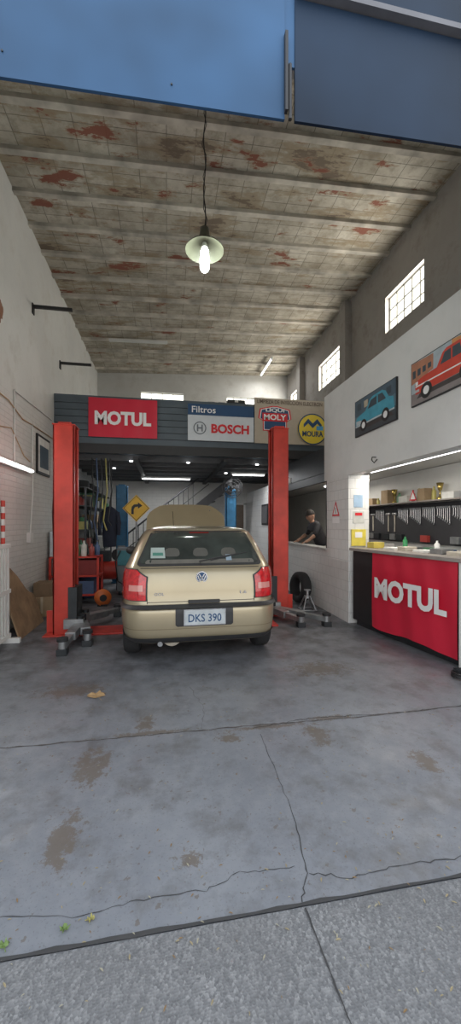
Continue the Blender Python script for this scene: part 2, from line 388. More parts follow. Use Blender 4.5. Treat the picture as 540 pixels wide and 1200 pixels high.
b.shape([(-.2,.03),(-.2,.1),(-.1,.22),(0,.12),(.1,.22),(.2,.1),(.2,.03),(.1,.12),(0,.02),(-.1,.12)],o,X_,Z_,navyink,.003)
b.bb(3.12,3.27,yb-.036,yb-.034,3.41,3.5,M('cyan_ink',(.1,.4,.7)));b.done()

# ---------------------------------------------------------------- lights fixtures
b=B('pendant_lamp'); cx,cy=.40,3.94; dz=.10
pts=[(cx+.012*math.sin(k*1.3),cy,4.48+dz+(6.16-4.48-dz)*k/14) for k in range(15)]
b.tube(pts,.006,black,6); b.tube([(x+.02*math.sin(i*2.1),y+.01,z) for i,(x,y,z) in enumerate(pts)],.004,black,6)
shade=M('enamel_shade_outside',(.16,.17,.13),.35,.2); shin=M('enamel_shade_inside',(.14,.14,.10),.4)
b.lathe((cx,cy,4.25+dz),[(.205,0),(.2,.01),(.12,.07),(.07,.1),(.055,.17),(.05,.23),(.015,.25)],shade,seg=40,cap=False)
b.lathe((cx,cy,4.246+dz),[(.203,0),(.118,.066),(.06,.09),(.001,.095)],shin,seg=40,cap=False)
b.lathe((cx,cy,4.18+dz),[(.022,.15),(.03,.12),(.03,.1)],white,seg=16)
b.lathe((cx,cy,4.03+dz),[(.001,0),(.035,.004),(.05,.03),(.05,.12),(.042,.22),(.03,.25)],glow,seg=16); ob=b.done()
l=bpy.data.lights.new('bulb_light','POINT'); l.energy=25; l.color=(.9,1,.92); l.shadow_soft_size=.05
o=bpy.data.objects.new('bulb_light',l); SC.collection.objects.link(o); o.parent=ob; o.location=Vector((cx,cy,4.02))-ob.location
def tubefix(p0,p1,W,lit=True,nrm=(0,0,-1),col=(1,1,1)):
    b=B('fluorescent_tube_lamp'); p0=Vector(p0);p1=Vector(p1);n=Vector(nrm); a=(p1-p0)
    q=a.normalized().cross(n)
    R=Matrix((a.normalized(),q,n)).transposed()
    b.box((p0+p1)/2-n*.035,(a.length+.06,.07,.04),white,R)
    b.cyl(p0,p1,.017,glowc if lit else white,seg=10); 
    for p in (p0,p1): b.box(p-n*.008,(.02,.03,.05),white,R)
    ob=b.done()
    if W:
        c=(p0+p1)/2+n*.03
        l=area('tube_light',c,.05,a.length,W,col); l.parent=ob
        zq=-n; xq=a.normalized().cross(zq); Rm=Matrix((xq,a.normalized(),zq)).transposed()
        l.location=Vector(c)-ob.location; l.rotation_euler=Rm.to_euler()
tubefix((-2.03,4.6,2.25),(-2.03,6.17,2.25),16,nrm=(1,0,0))
tubefix((2.95,3.3,2.2),(2.95,5.0,2.2),17,col=(1,.93,.82))
tubefix((3.3,6.2,2.22),(3.3,7.4,2.22),13,col=(1,.93,.82))
tubefix((-.64,10.2,2.64),(.63,10.2,2.64),42)
tubefix((1.6,9.0,2.64),(2.4,9.0,2.64),14)
tubefix((-1.4,9.72,6.03),(0,9.72,6.08),0,False)
tubefix((3.0,10.4,6.2),(3.0,11.6,6.2),18)

# ---------------------------------------------------------------- lift (two posts)
def liftpost(name,x,y,h,inward,mat):
    b=B(name); s=inward
    b.bb(x-.13,x+.13,y-.13,y-.11,0,h,mat); b.bb(x-.13,x+.13,y+.11,y+.13,0,h,mat)
    b.bb(x-s*.13,x-s*.11,y-.13,y+.13,0,h,mat)
    b.bb(x+s*.11,x+s*.13,y-.13,y-.07,0,h,mat); b.bb(x+s*.11,x+s*.13,y+.07,y+.13,0,h,mat)
    b.bb(x-.14,x+.14,y-.14,y+.14,h,h+.015,mat)
    b.bb(x-.24,x+.24,y-.2,y+.2,0,.015,mat)
    b.bb(x-s*.24,x-s*.13,y-.01,y+.01,.015,.3,mat)
    b.cyl((x+s*.03,y,.02),(x+s*.03,y,h-.02),.02,steel,seg=10)
    b.bb(x-.08,x+.08,y-.09,y+.09,h,h+.05,mat)
    return b
b=liftpost('two_post_car_lift',-1.31,5.22,2.72,1,red)
b2=liftpost('x',1.77,5.76,2.94,-1,red); b.add(b2.v,b2.f,red)
for x,y,s in ((-1.31,5.22,1),(1.77,5.76,-1)):
    b.bb(x+s*.06,x+s*.17,y-.16,y+.16,.08,.62,darkm)
    b.bb(x+s*.02,x+s*.26,y-.22,y+.22,.10,.22,steel)
def arm(b,p0,p1,w0=.07,w1=.05):
    p0=Vector(p0);p1=Vector(p1);a=(p1-p0);d=a.normalized();q=Z_.cross(d)
    R=Matrix((d,q,Z_)).transposed()
    b.box(p0.lerp(p1,.3),(a.length*.6,w0*1.7,.09),steel,R); b.box(p0.lerp(p1,.72),(a.length*.56,w1*1.6,.065),steel,R)
    b.cyl(p0+Vector((0,0,-.09)),p0+Vector((0,0,.12)),.045,darkm)
    b.cyl(p1+Vector((0,0,-.06)),p1+Vector((0,0,.05)),.045,steel); b.cyl(p1+Vector((0,0,.05)),p1+Vector((0,0,.085)),.06,rubber)
    b.bb(p1.x-.055,p1.x+.055,p1.y-.055,p1.y+.055,.0,p1.z-.03,darkm)
arm(b,(-1.10,5.05,.13),(-1.13,4.35,.10)); arm(b,(-1.08,5.12,.14),(-.92,4.62,.10)); arm(b,(-1.1,5.4,.14),(-.75,6.0,.10))
arm(b,(1.62,5.55,.13),(2.22,4.92,.10)); arm(b,(1.56,5.6,.13),(1.85,4.95,.10)); arm(b,(1.56,5.95,.13),(1.2,6.4,.10))
b.bb(-1.1,1.55,5.02,5.40,0,.022,M('red_floor_plate',(.50,.04,.03),.5,var=.3,scale=6))
b.tube([(-1.44,5.22,2.2),(-1.47,5.2,1.6),(-1.45,5.2,.9),(-1.46,5.2,.2)],.012,black)
b.done(.004)
b=liftpost('blue_car_lift',-1.08,9.5,2.35,1,blue); b2=liftpost('x',1.64,9.5,2.35,-1,blue); b.add(b2.v,b2.f,blue)
for x in (-1.08,1.64): b.bb(x-.09,x+.09,9.34,9.42,.3,.9,steel)
b.done(.004)

# ---------------------------------------------------------------- car
CX,CY=.358,3.72
WS=1.045
TB=[(.20,.68,.22,3.62),(.235,.75,.10,3.72),(.29,.79,.025,3.78),(.36,.80,.01,3.79),(.45,.81,.0,3.80),(.56,.812,.0,3.80),(.60,.812,.008,3.79),(.615,.80,.05,3.72),(.64,.80,.07,3.70),(.75,.802,.075,3.66),(.84,.80,.09,3.45),(.92,.79,.115,3.1),(.97,.78,.14,2.9),(1.0,.765,.16,2.78),(1.1,.715,.225,2.62),(1.22,.66,.31,2.44),(1.30,.62,.38,2.3),(1.345,.595,.43,2.2),(1.375,.56,.50,2.1),(1.395,.50,.60,1.95),(1.41,.36,.85,1.75),(1.415,.12,1.1,1.4)]
TB=[(z,w*WS,r,f) for z,w,r,f in TB]
NE=8.
def tb(z):
    z=max(TB[0][0],min(TB[-1][0],z))
    for a,c in zip(TB,TB[1:]):
        if z<=c[0]:
            t=(z-a[0])/(c[0]-a[0]); return tuple(a[i]+(c[i]-a[i])*t for i in (1,2,3))
def S(t,z,off=0.):
    W,R,F=tb(z); yc=(R+F)/2; Lh=(F-R)/2; c=math.cos(t); s=math.sin(t)
    W+=off;Lh+=off
    return Vector((CX+W*math.copysign(abs(c)**(2/NE),c),CY+yc+Lh*math.copysign(abs(s)**(2/NE),s),z))
def Rr(x,z,off=0.):
    W,R,F=tb(z); yc=(R+F)/2; Lh=(F-R)/2; k=min(.999,abs(x)/W)
    return Vector((CX+x,CY+yc-Lh*(1-k**NE)**(1/NE)-off,z))
def Sd(y,z,side,off=0.):
    W,R,F=tb(z); yc=(R+F)/2; Lh=(F-R)/2; k=min(.999,abs(y-yc)/Lh)
    return Vector((CX+side*(W*(1-k**NE)**(1/NE)+off),CY+y,z))
paint=M('champagne_car_paint',(.43,.365,.245),.32,.5,.05,2,coat=.6)
glass=M('tinted_car_glass',(.045,.055,.052),.06,.0,.4,3,coat=1)
trimb=M('black_plastic_trim',(.035,.035,.037),.5)
seg=120; rings=[[S(2*math.pi*i/seg,z) for i in range(seg)] for (z,_,_,_) in TB]
b=B('hatchback_car_body'); 
b.loft(rings,paint,True); body=b.done()
cut=B('cut')
for s in (-1,1):
    for y in (.62,3.05): cut.cyl((CX+s*.54,CY+y,.30),(CX+s*1.0,CY+y,.30),.345,trimb,seg=40)
cu=cut.done(); md=body.modifiers.new('arches','BOOLEAN'); md.object=cu; md.operation='DIFFERENCE'; md.solver='EXACT'
bpy.context.view_layer.update()
me=bpy.data.meshes.new_from_object(body.evaluated_get(bpy.context.evaluated_depsgraph_get()))
body.modifiers.clear(); body.data=me; bpy.data.objects.remove(cu)
car=bpy.data.objects.new('hatchback_car',None); car.location=(CX,CY+1.9,0); SC.collection.objects.link(car)
body.parent=car; body.location=body.location-car.location; body.name='body'
b=B('details')
def patch(fn,nu,nv,m,smooth=True):
    vs=[fn(i/nu,j/nv) for j in range(nv+1) for i in range(nu+1)]
    b.add(vs,[(j*(nu+1)+i,j*(nu+1)+i+1,(j+1)*(nu+1)+i+1,(j+1)*(nu+1)+i) for j in range(nv) for i in range(nu)],m,smooth)
def rear(z0,z1,hw0,hw1,m,off,rc=0.,nu=24,nv=12,xc=0):
    def fn(u,v):
        z=z0+(z1-z0)*v; hw=hw0+(hw1-hw0)*v
        if rc:
            e=min(v,1-v)*(z1-z0)
            if e<rc: hw-=rc-math.sqrt(max(0,rc*rc-(rc-e)**2))
        return Rr(xc+hw*(2*u-1),z,off)
    patch(fn,nu,nv,m)
rear(1.005,1.365,.67,.52,trimb,.004,.04,nv=24); rear(1.03,1.345,.645,.505,glass,.008,.05,nv=24)
seatm=M('headrest_patch',(.10,.098,.09),.5,coat=.8)
for xc in (-.30,.0,.30): rear(1.10,1.185,.085,.070,seatm,.0095,.035,10,10,xc)  # headrest shapes drawn as paler patches on the opaque rear glass
rear(1.03,1.07,.58,.56,M('parcel_shelf',(.14,.135,.12),.5,coat=.8),.0095,.01,12,3)
rear(1.338,1.352,.11,.11,M('brake_lamp',(.2,.01,.01),.2),.012,.004,6,2)
t0,t1=-math.pi+.012,-.012
patch(lambda u,v:S(t0+(t1-t0)*u,.598+.034*v,.016),120,2,trimb)
patch(lambda u,v:S(t0+(t1-t0)*u,.225+.085*v,.008),120,3,trimb)
patch(lambda u,v:S(t0+(t1-t0)*u,.395+.006*v,.003),120,1,M('paint_groove',(.22,.18,.11)))
taill=M('tail_lamp_red',(.55,.015,.02),.15,coat=1,var=.3,scale=30); tailp=M('tail_lamp_clear',(.66,.28,.25),.2,coat=1)
for sgn in (-1,1):
    a0=-1.375;a1=-.50
    def ang(u): 
        t=a0+(a1-a0)*u; return t if sgn>0 else -math.pi-t
    patch(lambda u,v:S(ang(u),.675+.30*v-(0 if u>.25 else (.25-u)*.3)*v,.010),24,10,taill)
    patch(lambda u,v:S(ang(.05+.40*u),.765+.06*v,.0125),16,4,tailp)
    patch(lambda u,v:S(ang(-.02+1.04*u),.667+.316*v-(0 if u>.25 else (.25-u)*.3)*v,.006),24,10,trimb)
    patch(lambda u,v:Rr(sgn*(.545+.006*u),.64+.05*v,.003),1,3,black)
    for y0,y1,k in ((.62,1.30,.3),(1.36,2.3,0)):
        def fn(u,v,y0=y0,y1=y1,k=k):
            z=1.02+.31*v; a=y0+k*v*.35; c=y1-(.0 if k else .30*v); return Sd(a+(c-a)*u,z,sgn,.006)
        patch(fn,10,8,glass)
    patch(lambda u,v:Sd(.85+1.85*u,.50+.05*v,sgn,.008),20,2,trimb)
    for yy in (1.28,2.42): patch(lambda u,v:Sd(yy+.006*u,.32+.68*v,sgn,.002),1,10,black)
    b.sph((CX+sgn*.90,CY+2.35,1.02),(.09,.06,.065),trimb); b.bb(CX+sgn*.74,CX+sgn*.86,CY+2.33,CY+2.37,.97,1.0,trimb)
    b.bb(CX+sgn*.82,CX+sgn*.865,CY+1.36,CY+1.5,.86,.885,trimb)
rear(.984,.990,.62,.62,black,.003,nv=1); rear(.652,.658,.55,.55,black,.003,nv=1)
rear(.42,.615,.29,.29,trimb,.006,.02,xc=.02)
b.bb(CX-.18,CX+.22,CY-.035,CY-.012,.445,.585,M('plate_white',(.48,.52,.54),.4)); b.bb(CX-.19,CX+.23,CY-.03,CY-.008,.435,.595,chrome)
b.text('DKS 390',(CX+.02,CY-.0365,.508),.33,.08,X_,Z_,navyink,.015)
b.bb(CX-.14,CX+.18,CY+.035,CY+.07,.64,.67,trimb)
e=Rr(0,.895,.012); b.cyl(e+Vector((0,.02,0)),e,.058,navyink,seg=28); b.disc((0,0),.06,e,X_,Z_,chrome,.003,32,.048)
b.shape([(-.034,.032),(-.022,.032),(0,-.0),(.022,.032),(.034,.032),(.006,-.012),(-.006,-.012)],e,X_,Z_,chrome,.004)
b.shape([(-.045,.015),(-.034,.015),(-.02,-.025),(-.003,.0),(.003,.0),(.02,-.025),(.034,.015),(.045,.015),(.025,-.042),(.016,-.042),(0,-.018),(-.016,-.042),(-.025,-.042)],e,X_,Z_,chrome,.004)
e=Rr(-.43,.735,.008); b.text('GOL',e,.10,.028,X_,Z_,chrome,.02); e=Rr(.43,.735,.008); b.text('1.6',e,.07,.03,X_,Z_,chrome,.02)
b.tube([Rr(.0,1.02,.02),Rr(-.02,1.05,.03),Rr(.2,1.09,.025),Rr(.40,1.12,.014)],.008,trimb,6); b.tube([Rr(.1,1.055,.014),Rr(.5,1.135,.014)],.006,trimb,6)
b.add([Rr(-.52,1.085,.013),Rr(-.37,1.085,.013),Rr(-.38,1.19,.013),Rr(-.52,1.19,.013)],[(0,1,2,3)],M('sticker_pale',(.42,.50,.48)))
b.add([Rr(-.50,1.11,.015),Rr(-.39,1.11,.015),Rr(-.395,1.14,.015),Rr(-.50,1.14,.015)],[(0,1,2,3)],M('sticker_green',(.08,.25,.2)))
b.add([Rr(.27,1.055,.013),Rr(.33,1.055,.013),Rr(.325,1.115,.013),Rr(.265,1.115,.013)],[(0,1,2,3)],M('sticker_pale2',(.30,.4,.5)))
b.cyl((CX-.42,CY+.05,.24),(CX-.42,CY+.5,.24),.025,steel); b.cyl((CX-.3,CY+.25,.25),(CX-.3,CY+.75,.25),.1,M('muffler_tin',(.55,.5,.42),.4,.5))
b.bb(CX-.6,CX+.6,CY+.58,CY+.66,.26,.33,darkm)
hood=[]
for j in range(13):
    v=j/12; 
    for i in range(17):
        u=2*i/16-1; w=.73-.03*v-(0 if v<.75 else (v-.75)**1.6*2.0)
        hood.append(Vector((CX+u*w,CY+2.88+.47*v,1.0+.81*v-.045*u*u-.01*math.cos(u*3))))
b.add(hood,[(j*17+i,j*17+i+1,(j+1)*17+i+1,(j+1)*17+i) for j in range(12) for i in range(16)],paint,True)
b.add([h+Vector((0,.02,-.008)) for h in hood],[(j*17+i,(j+1)*17+i,(j+1)*17+i+1,j*17+i+1) for j in range(12) for i in range(16)],paint,True)
b.cyl((CX+.5,CY+3.5,.8),(CX+.45,CY+3.28,1.7),.006,steel,seg=6)
patch(lambda u,v:Vector((CX+(2*u-1)*(tb(1.02+.31*v)[0]*.88),CY+tb(1.02+.31*v)[2]+.006-(abs(2*u-1)**4)*.09,1.02+.31*v)),16,8,glass)
for s in (-1,1):
    for y in (.62,3.05):
        o=(CX+s*.64,CY+y,.287); ax=(s,0,0)
        b.lathe(o,[(.19,0),(.26,0),(.283,.02),(.287,.05),(.287,.125),(.283,.155),(.26,.175),(.19,.172)],rubber,ax,40)
        b.lathe(o,[(.19,.165),(.175,.13),(.06,.14),(.05,.165),(.001,.168)],steel,ax,32,False); b.lathe(o,[(.19,.01),(.1,.03),(.001,.03)],darkm,ax,24,False)
b.cyl((CX-.6,CY+.62,.287),(CX+.6,CY+.62,.287),.035,darkm); b.cyl((CX-.6,CY+3.05,.287),(CX+.6,CY+3.05,.287),.03,darkm)
b.tube([(CX-.25,CY+2.0,1.40),(CX-.27,CY+1.75,1.62)],.004,black,6)
b.done(parent=car)

# ---------------------------------------------------------------- counter
b=B('service_counter')
ctop=M('counter_top_laminate',(.30,.27,.25),.4)
c0=Vector((2.60,4.97,0)); c1=Vector((2.86,3.25,0)); d=(c1-c0).normalized(); q=Vector((-d.y,d.x,0))
if q.x<0: q=-q
R=Matrix((d,q,Z_)).transposed(); Ln=(c1-c0).length
def cb_(a0,a1,b0,b1,z0,z1,m): b.box(c0+d*((a0+a1)/2)+q*((b0+b1)/2)+Z_*((z0+z1)/2),(a1-a0,b1-b0,z1-z0),m,R)
cb_(0.03,Ln,.03,.5,.08,1.06,black); cb_(.05,Ln-.03,.08,.45,0,.08,darkm)
cb_(.02,Ln+.05,-.03,.56,1.06,1.10,ctop); cb_(Ln,Ln+.03,.0,.55,0,1.06,white)
b.done(.004)
b=B('counter_banner'); vs=[];fs=[];n=28; B0=.46
for i in range(n+1):
    t=B0+(Ln-.02-B0)*i/n
    for j in range(9):
        v=j/8; vs.append(c0+d*t+q*(.010-.012*math.sin(i*.45)*(1-v)-.006*math.sin(i*.9+v*4))+Z_*(.09+.965*v-.015*(1-v)*math.sin(i*.3)))
for i in range(n):
    for j in range(8): fs.append((i*9+j,(i+1)*9+j,(i+1)*9+j+1,i*9+j+1))
b.add(vs,fs,redban,True)
b.text('MOTUL',c0+d*(B0+(Ln-.02-B0)*.5)+q*-.03+Z_*.62,1.08,.27,d,Z_,whiteink,.045); b.done()
b=B('counter_clutter')
cloth=M('beige_cloth',(.55,.5,.42))
for i,(a,w,h,m) in enumerate(((.12,.14,.08,M('yellow_box',(.6,.48,.1))),(.45,.2,.03,pap),(.7,.14,.05,cloth),(.95,.22,.03,pap),(1.2,.16,.06,steel),(1.42,.2,.04,cloth))):
    cb_(a,a+w,.2,.38,1.10,1.10+h,m)
for a,h,m in ((.6,.17,M('green_bottle',(.05,.25,.1),.2)),(1.1,.14,white)): b.lathe(c0+d*a+q*.42+Z_*1.10,[(.03,0),(.03,h*.7),(.012,h*.85),(.012,h)],m,seg=12)
b.done(.004)
tr=M('tool_red',(.4,.05,.04))
b=B('tool_pegboard'); b.bb(3.95,3.98,3.6,7.6,1.13,1.76,redp)
y=3.66
while y<7.5:
    kind=random.randint(0,3)
    if kind==0:   # graded wrench row
        for i in range(7):
            l_=.24-.02*i; z=1.68; b.cyl((3.94,y,z-l_),(3.94,y,z),.006,chrome,seg=6); b.lathe((3.935,y,z),[(.016,-.006),(.016,.006)],steel,(1,0,0),8); b.lathe((3.935,y,z-l_),[(.013,-.006),(.013,.006)],steel,(1,0,0),8); y+=.04
    elif kind==1: # pliers
        for i in range(3):
            z=1.5; hm=random.choice((tr,darkm,cols2:=M('tool_blue',(.05,.12,.3)))); b.cyl((3.94,y,z+.02),(3.94,y-.025,z-.12),.010,hm,seg=6); b.cyl((3.94,y,z+.02),(3.94,y+.025,z-.12),.010,hm,seg=6); b.cyl((3.94,y,z),(3.94,y,z+.08),.014,steel,r1=.006,seg=8); y+=.08
    elif kind==2: # hammer
        b.cyl((3.94,y+.04,1.3),(3.94,y+.04,1.6),.012,cloth,seg=8); b.cyl((3.94,y-.02,1.61),(3.94,y+.1,1.61),.022,steel,seg=10); y+=.16
    else:         # screwdrivers
        for i in range(4):
            b.cyl((3.94,y,1.56),(3.94,y,1.64),.014,random.choice((tr,black,M('tool_amber',(.5,.35,.05)))),seg=8); b.cyl((3.94,y,1.42),(3.94,y,1.56),.005,chrome,seg=6); y+=.045
    if random.random()<.7: b.bb(3.90,3.95,y-.18,y-.02,1.16,1.26,random.choice((steel,darkm,cb,tr)))
    y+=.03
b.done()
b=B('wall_shelf'); b.bb(3.78,3.975,3.6,7.6,1.77,1.79,ctop)
cols=[M('bottle_%d'%i,c,.35) for i,c in enumerate([(.45,.40,.12),(.08,.22,.12),(.6,.6,.56),(.32,.06,.05),(.08,.13,.25),(.05,.05,.05),(.35,.31,.24)])]
y=3.7; k=0
while y<7.4:
    k+=1
    if k%3==0:
        w=random.uniform(.12,.25); b.bb(3.8,3.93,y,y+w,1.79,1.79+random.uniform(.08,.26),random.choice([pap,cols[2],cols[1],cb,darkm])); y+=w+random.uniform(.02,.08)
    elif k%7==0: # small trophy cup
        b.lathe((3.88,y+.05,1.79),[(.04,0),(.04,.03),(.012,.05),(.012,.12),(.03,.15),(.05,.24),(.045,.24),(.01,.16)],M('trophy_brass',(.5,.38,.12),.25,.9),seg=14); y+=.14
    else:
        r=random.uniform(.02,.045); h=random.uniform(.08,.26); b.lathe((3.88,y+r,1.79),[(r,0),(r,h*.65),(r*.45,h*.8),(r*.45,h)],random.choice(cols),seg=12); y+=r*2+random.uniform(.01,.09)
b.shape([(-.09,0),(.09,0),(0,.17)],(3.77,5.2,1.80),-Y_,Z_,redink); b.shape([(-.06,.02),(.06,.02),(0,.13)],(3.768,5.2,1.80),-Y_,Z_,whiteink)
b.done()
b=B('work_bench'); b.bb(3.45,3.97,3.6,7.6,.86,.9,ctop)
for yy in (3.65,5.0,6.3,7.55): b.bb(3.5,3.55,yy-.03,yy+.03,0,.86,steel); b.bb(3.9,3.95,yy-.03,yy+.03,0,.86,steel)
b.bb(3.5,3.95,3.7,7.5,.3,.33,steel)
for i in range(14):
    yy=3.8+i*.27; h=random.uniform(.08,.21); b.bb(3.6,3.6+random.uniform(.1,.25),yy,yy+random.uniform(.08,.2),.9,.9+h,random.choice(cols+[steel,pap]))
b.done(.003)

def poster(name,y0,y1,z0,z1,bg,ground,bodyc,kind):
    b=B(name); b.bb(2.575,2.599,y0,y1,z0,z1,black)
    w=y1-y0;h=z1-z0; o=(2.574,y1,z0); rt=-Y_; up=Z_; nn=-X_
    def sh(pts,m,k): b.shape([(p[0]*w,p[1]*h) for p in pts],Vector(o)+nn*(.0012*k),rt,up,m)
    sh([(0.01,.02),(.99,.02),(.99,.98),(.01,.98)],bg,0)
    sh([(0.01,.02),(.99,.02),(.99,.34),(.01,.28)],ground,1)
    pg=M('poster_glass',(.05,.07,.09)); pc=M('poster_chrome',(.5,.55,.58))
    if kind=='truck':
        sh([(0.01,.5),(.35,.62),(.35,.95),(.01,.98)],M('poster_brick',(.45,.2,.12)),1)
        for i in range(4): sh([(.03+.08*i,.62+.02*i),(.08+.08*i,.63+.02*i),(.08+.08*i,.8),(.03+.08*i,.8)],pg,1.5)
        sh([(.6,.45),(.99,.5),(.99,.9),(.6,.98)],M('poster_orange',(.65,.3,.1)),1)
        sh([(.08,.24),(.07,.46),(.10,.54),(.20,.58),(.40,.60),(.48,.84),(.53,.89),(.70,.89),(.75,.84),(.77,.60),(.94,.57),(.96,.26)],bodyc,2)
        sh([(.45,.61),(.51,.82),(.59,.83),(.59,.61)],pg,3); sh([(.61,.61),(.61,.83),(.70,.83),(.73,.61)],pg,3)
        sh([(.08,.40),(.95,.40),(.95,.43),(.08,.43)],whiteink,3); sh([(.06,.28),(.14,.28),(.14,.34),(.06,.34)],pc,3)
        sh([(.08,.44),(.12,.44),(.12,.52),(.08,.52)],whiteink,3)
        sh([(.1,.14),(.95,.14),(.9,.24),(.15,.24)],M('poster_shade',(.06,.05,.05)),1.6)
    else:
        sh([(0.01,.55),(.99,.62),(.99,.98),(.01,.98)],M('poster_shop',(.08,.12,.16)),1)
        for i in range(5): sh([(.08+.18*i,.7),(.18+.18*i,.7),(.18+.18*i,.88),(.08+.18*i,.88)],M('poster_lit',(.45,.4,.3)) if i%2 else pg,1.5)
        sh([(.04,.26),(.03,.42),(.07,.52),(.30,.60),(.40,.82),(.47,.88),(.70,.89),(.78,.82),(.85,.64),(.95,.58),(.97,.30)],bodyc,2)
        sh([(.36,.61),(.44,.80),(.58,.83),(.58,.62)],pg,3); sh([(.61,.62),(.61,.83),(.71,.82),(.79,.63)],pg,3)
        sh([(.05,.3),(.19,.3),(.19,.40),(.05,.42)],pc,3); sh([(.03,.25),(.97,.27),(.97,.31),(.03,.29)],pc,3)
        sh([(.1,.14),(.95,.14),(.9,.24),(.15,.24)],M('poster_shade',(.06,.05,.05)),1.6)
    for cx_ in (.25,.78):
        for r_,m in ((.085,black),(.045,whiteink)):
            b.shape([(w*cx_+r_*w*math.cos(t*math.pi/10),h*.24+r_*w*math.sin(t*math.pi/10)) for t in range(20)],Vector(o)+nn*(.0048 if m is black else .006),rt,up,m)
    return b.done()
poster('truck_poster',2.62,3.58,2.68,3.14,M('poster_sky',(.42,.5,.55)),M('poster_road',(.25,.22,.22)),M('poster_red',(.62,.06,.035)),'truck')
poster('vintage_car_poster',3.84,4.78,2.63,3.12,M('poster_sky2',(.12,.2,.25)),M('poster_road2',(.06,.07,.08)),M('poster_blue',(.07,.33,.45)),'car')
b=B('coat_hook'); b.tube([(2.6,4.3,2.28),(2.55,4.3,2.28),(2.53,4.28,2.24),(2.54,4.24,2.2),(2.57,4.22,2.24)],.007,black); b.done()
b=B('warning_triangle_sign'); o=Vector((2.597,5.42,1.66)); rt=-Y_
b.shape([(-.13,-.1),(.13,-.1),(0,.14)],o,rt,Z_,redink,.0,); b.shape([(-.085,-.075),(.085,-.075),(0,.085)],o+Vector((-.002,0,0)),rt,Z_,whiteink); b.bb(2.5925,2.594,5.413,5.427,1.60,1.69,black)
b.bb(2.598,2.6,5.3,5.54,1.45,1.54,whiteink); b.done()
b=B('column_notice')
b.bb(2.68,2.82,5.008,5.013,1.68,1.86,M('notice_blue',(.32,.45,.6))); b.bb(2.67,2.84,5.008,5.013,1.45,1.62,M('notice_grey',(.55,.55,.52))); b.bb(2.7,2.81,5.004,5.008,1.56,1.60,redink)
b.bb(2.64,2.86,4.990,5.013,1.12,1.36,M('yellow_leaflet',(.75,.62,.10))); b.bb(2.69,2.8,4.986,4.990,1.24,1.32,whiteink); b.done()

# ---------------------------------------------------------------- left wall things
b=B('framed_photo'); b.bb(-2.099,-2.07,6.5,7.15,2.27,2.92,black); b.bb(-2.07,-2.066,6.54,7.11,2.31,2.88,pap); b.bb(-2.066,-2.063,6.6,7.05,2.38,2.75,M('poster_shop',(.08,.12,.16))); b.done()
for yy,zz in ((6.36,4.9),(7.89,4.65)):
    b=B('bracket_bar'); b.box((-1.8,yy,zz),(.598,.05,.04),black); b.box((-2.09,yy,zz-.04),(.018,.08,.16),black); b.done()
oc=M('old_orange_cable',(.42,.27,.14))
b=B('conduit_pipe'); b.tube([(-2.085,3.5,3.12),(-2.085,5.4,3.10),(-2.085,5.9,2.98),(-2.085,6.3,3.0),(-2.085,7.4,3.02)],.008,oc); b.tube([(-2.085,4.8,2.62),(-2.085,5.5,2.75),(-2.085,5.95,2.45),(-2.085,6.2,2.40)],.007,oc); b.tube([(-2.085,5.6,2.3),(-2.085,5.6,3.3),(-2.085,7.3,3.35)],.012,white); b.tube([(-2.085,6.3,3.0),(-2.085,6.32,1.9),(-2.085,6.2,1.2)],.01,white); b.bb(-2.099,-2.04,6.1,6.22,1.15,1.3,white); b.done()
b=B('plywood_board'); ply=M('plywood',(.28,.18,.10),.7,var=.3,scale=5,bmp=.1)
def bp(y,v): return Vector((-1.80-.27*v/.86,y,v))
out=[(4.97,0),(5.86,0),(5.86,.36),(5.80,.44),(5.72,.46),(5.64,.52),(5.5,.72),(5.36,.85),(4.97,.85)]
vs=[bp(*p) for p in out]; k=len(out); vs2=[v+Vector((.018,0,.004)) for v in vs]
b.add(vs+vs2,[tuple(range(k)),tuple(reversed(range(k,2*k)))]+[(i,(i+1)%k,k+(i+1)%k,k+i) for i in range(k)],ply); b.done()
b=B('white_slatted_barrier')
for i in range(9): b.bb(-1.92,-1.88,4.24+i*.078,4.285+i*.078,.06,1.18,white)
for z in (.06,.6,1.15): b.bb(-1.93,-1.87,4.22,4.93,z,z+.05,white)
for y in (4.27,4.88): b.bb(-2.05,-1.75,y-.03,y+.03,0,.06,white)
b.done(.004)
b=B('hazard_striped_bar')
for i in range(8): b.cyl((-2.07,5.20,1.10+i*.08),(-2.07,5.20,1.18+i*.08),.024,red if i%2 else white,seg=14)
b.done()
b=B('red_tool_cart'); x0,x1,y0,y1=-2.05,-1.2,7.0,7.45
for x in (x0+.02,x1-.02):
    for y in (y0+.02,y1-.02): b.bb(x-.02,x+.02,y-.02,y+.02,.1,.85,red); b.lathe((x-.02,y,.05),[(.05,0),(.05,.04)],rubber,(1,0,0))
for z in (.14,.48,.82): b.bb(x0,x1,y0,y1,z,z+.03,red)
b.bb(x0+.05,x0+.4,y0+.05,y1-.05,.17,.45,black); b.bb(x0+.45,x0+.8,y0+.05,y1-.05,.51,.78,M('dark_red',(.25,.03,.03))); b.bb(x0+.05,x0+.4,y0+.05,y1-.05,.51,.74,darkm); b.bb(x0+.45,x0+.75,y0+.05,y1-.05,.17,.4,cols[4])
b.done(.004)
b=B('jerrycan'); cp=M('cloudy_plastic',(.6,.65,.70),.3); b.bb(-2.05,-1.83,7.06,7.38,.85,1.30,cp); b.cyl((-1.95,7.14,1.30),(-1.95,7.14,1.37),.045,M('cap_blue',(.05,.2,.6))); b.tube([(-1.95,7.2,1.30),(-1.95,7.22,1.36),(-1.95,7.3,1.36),(-1.95,7.32,1.30)],.014,cp); b.done(.02)
b=B('oil_bottles')
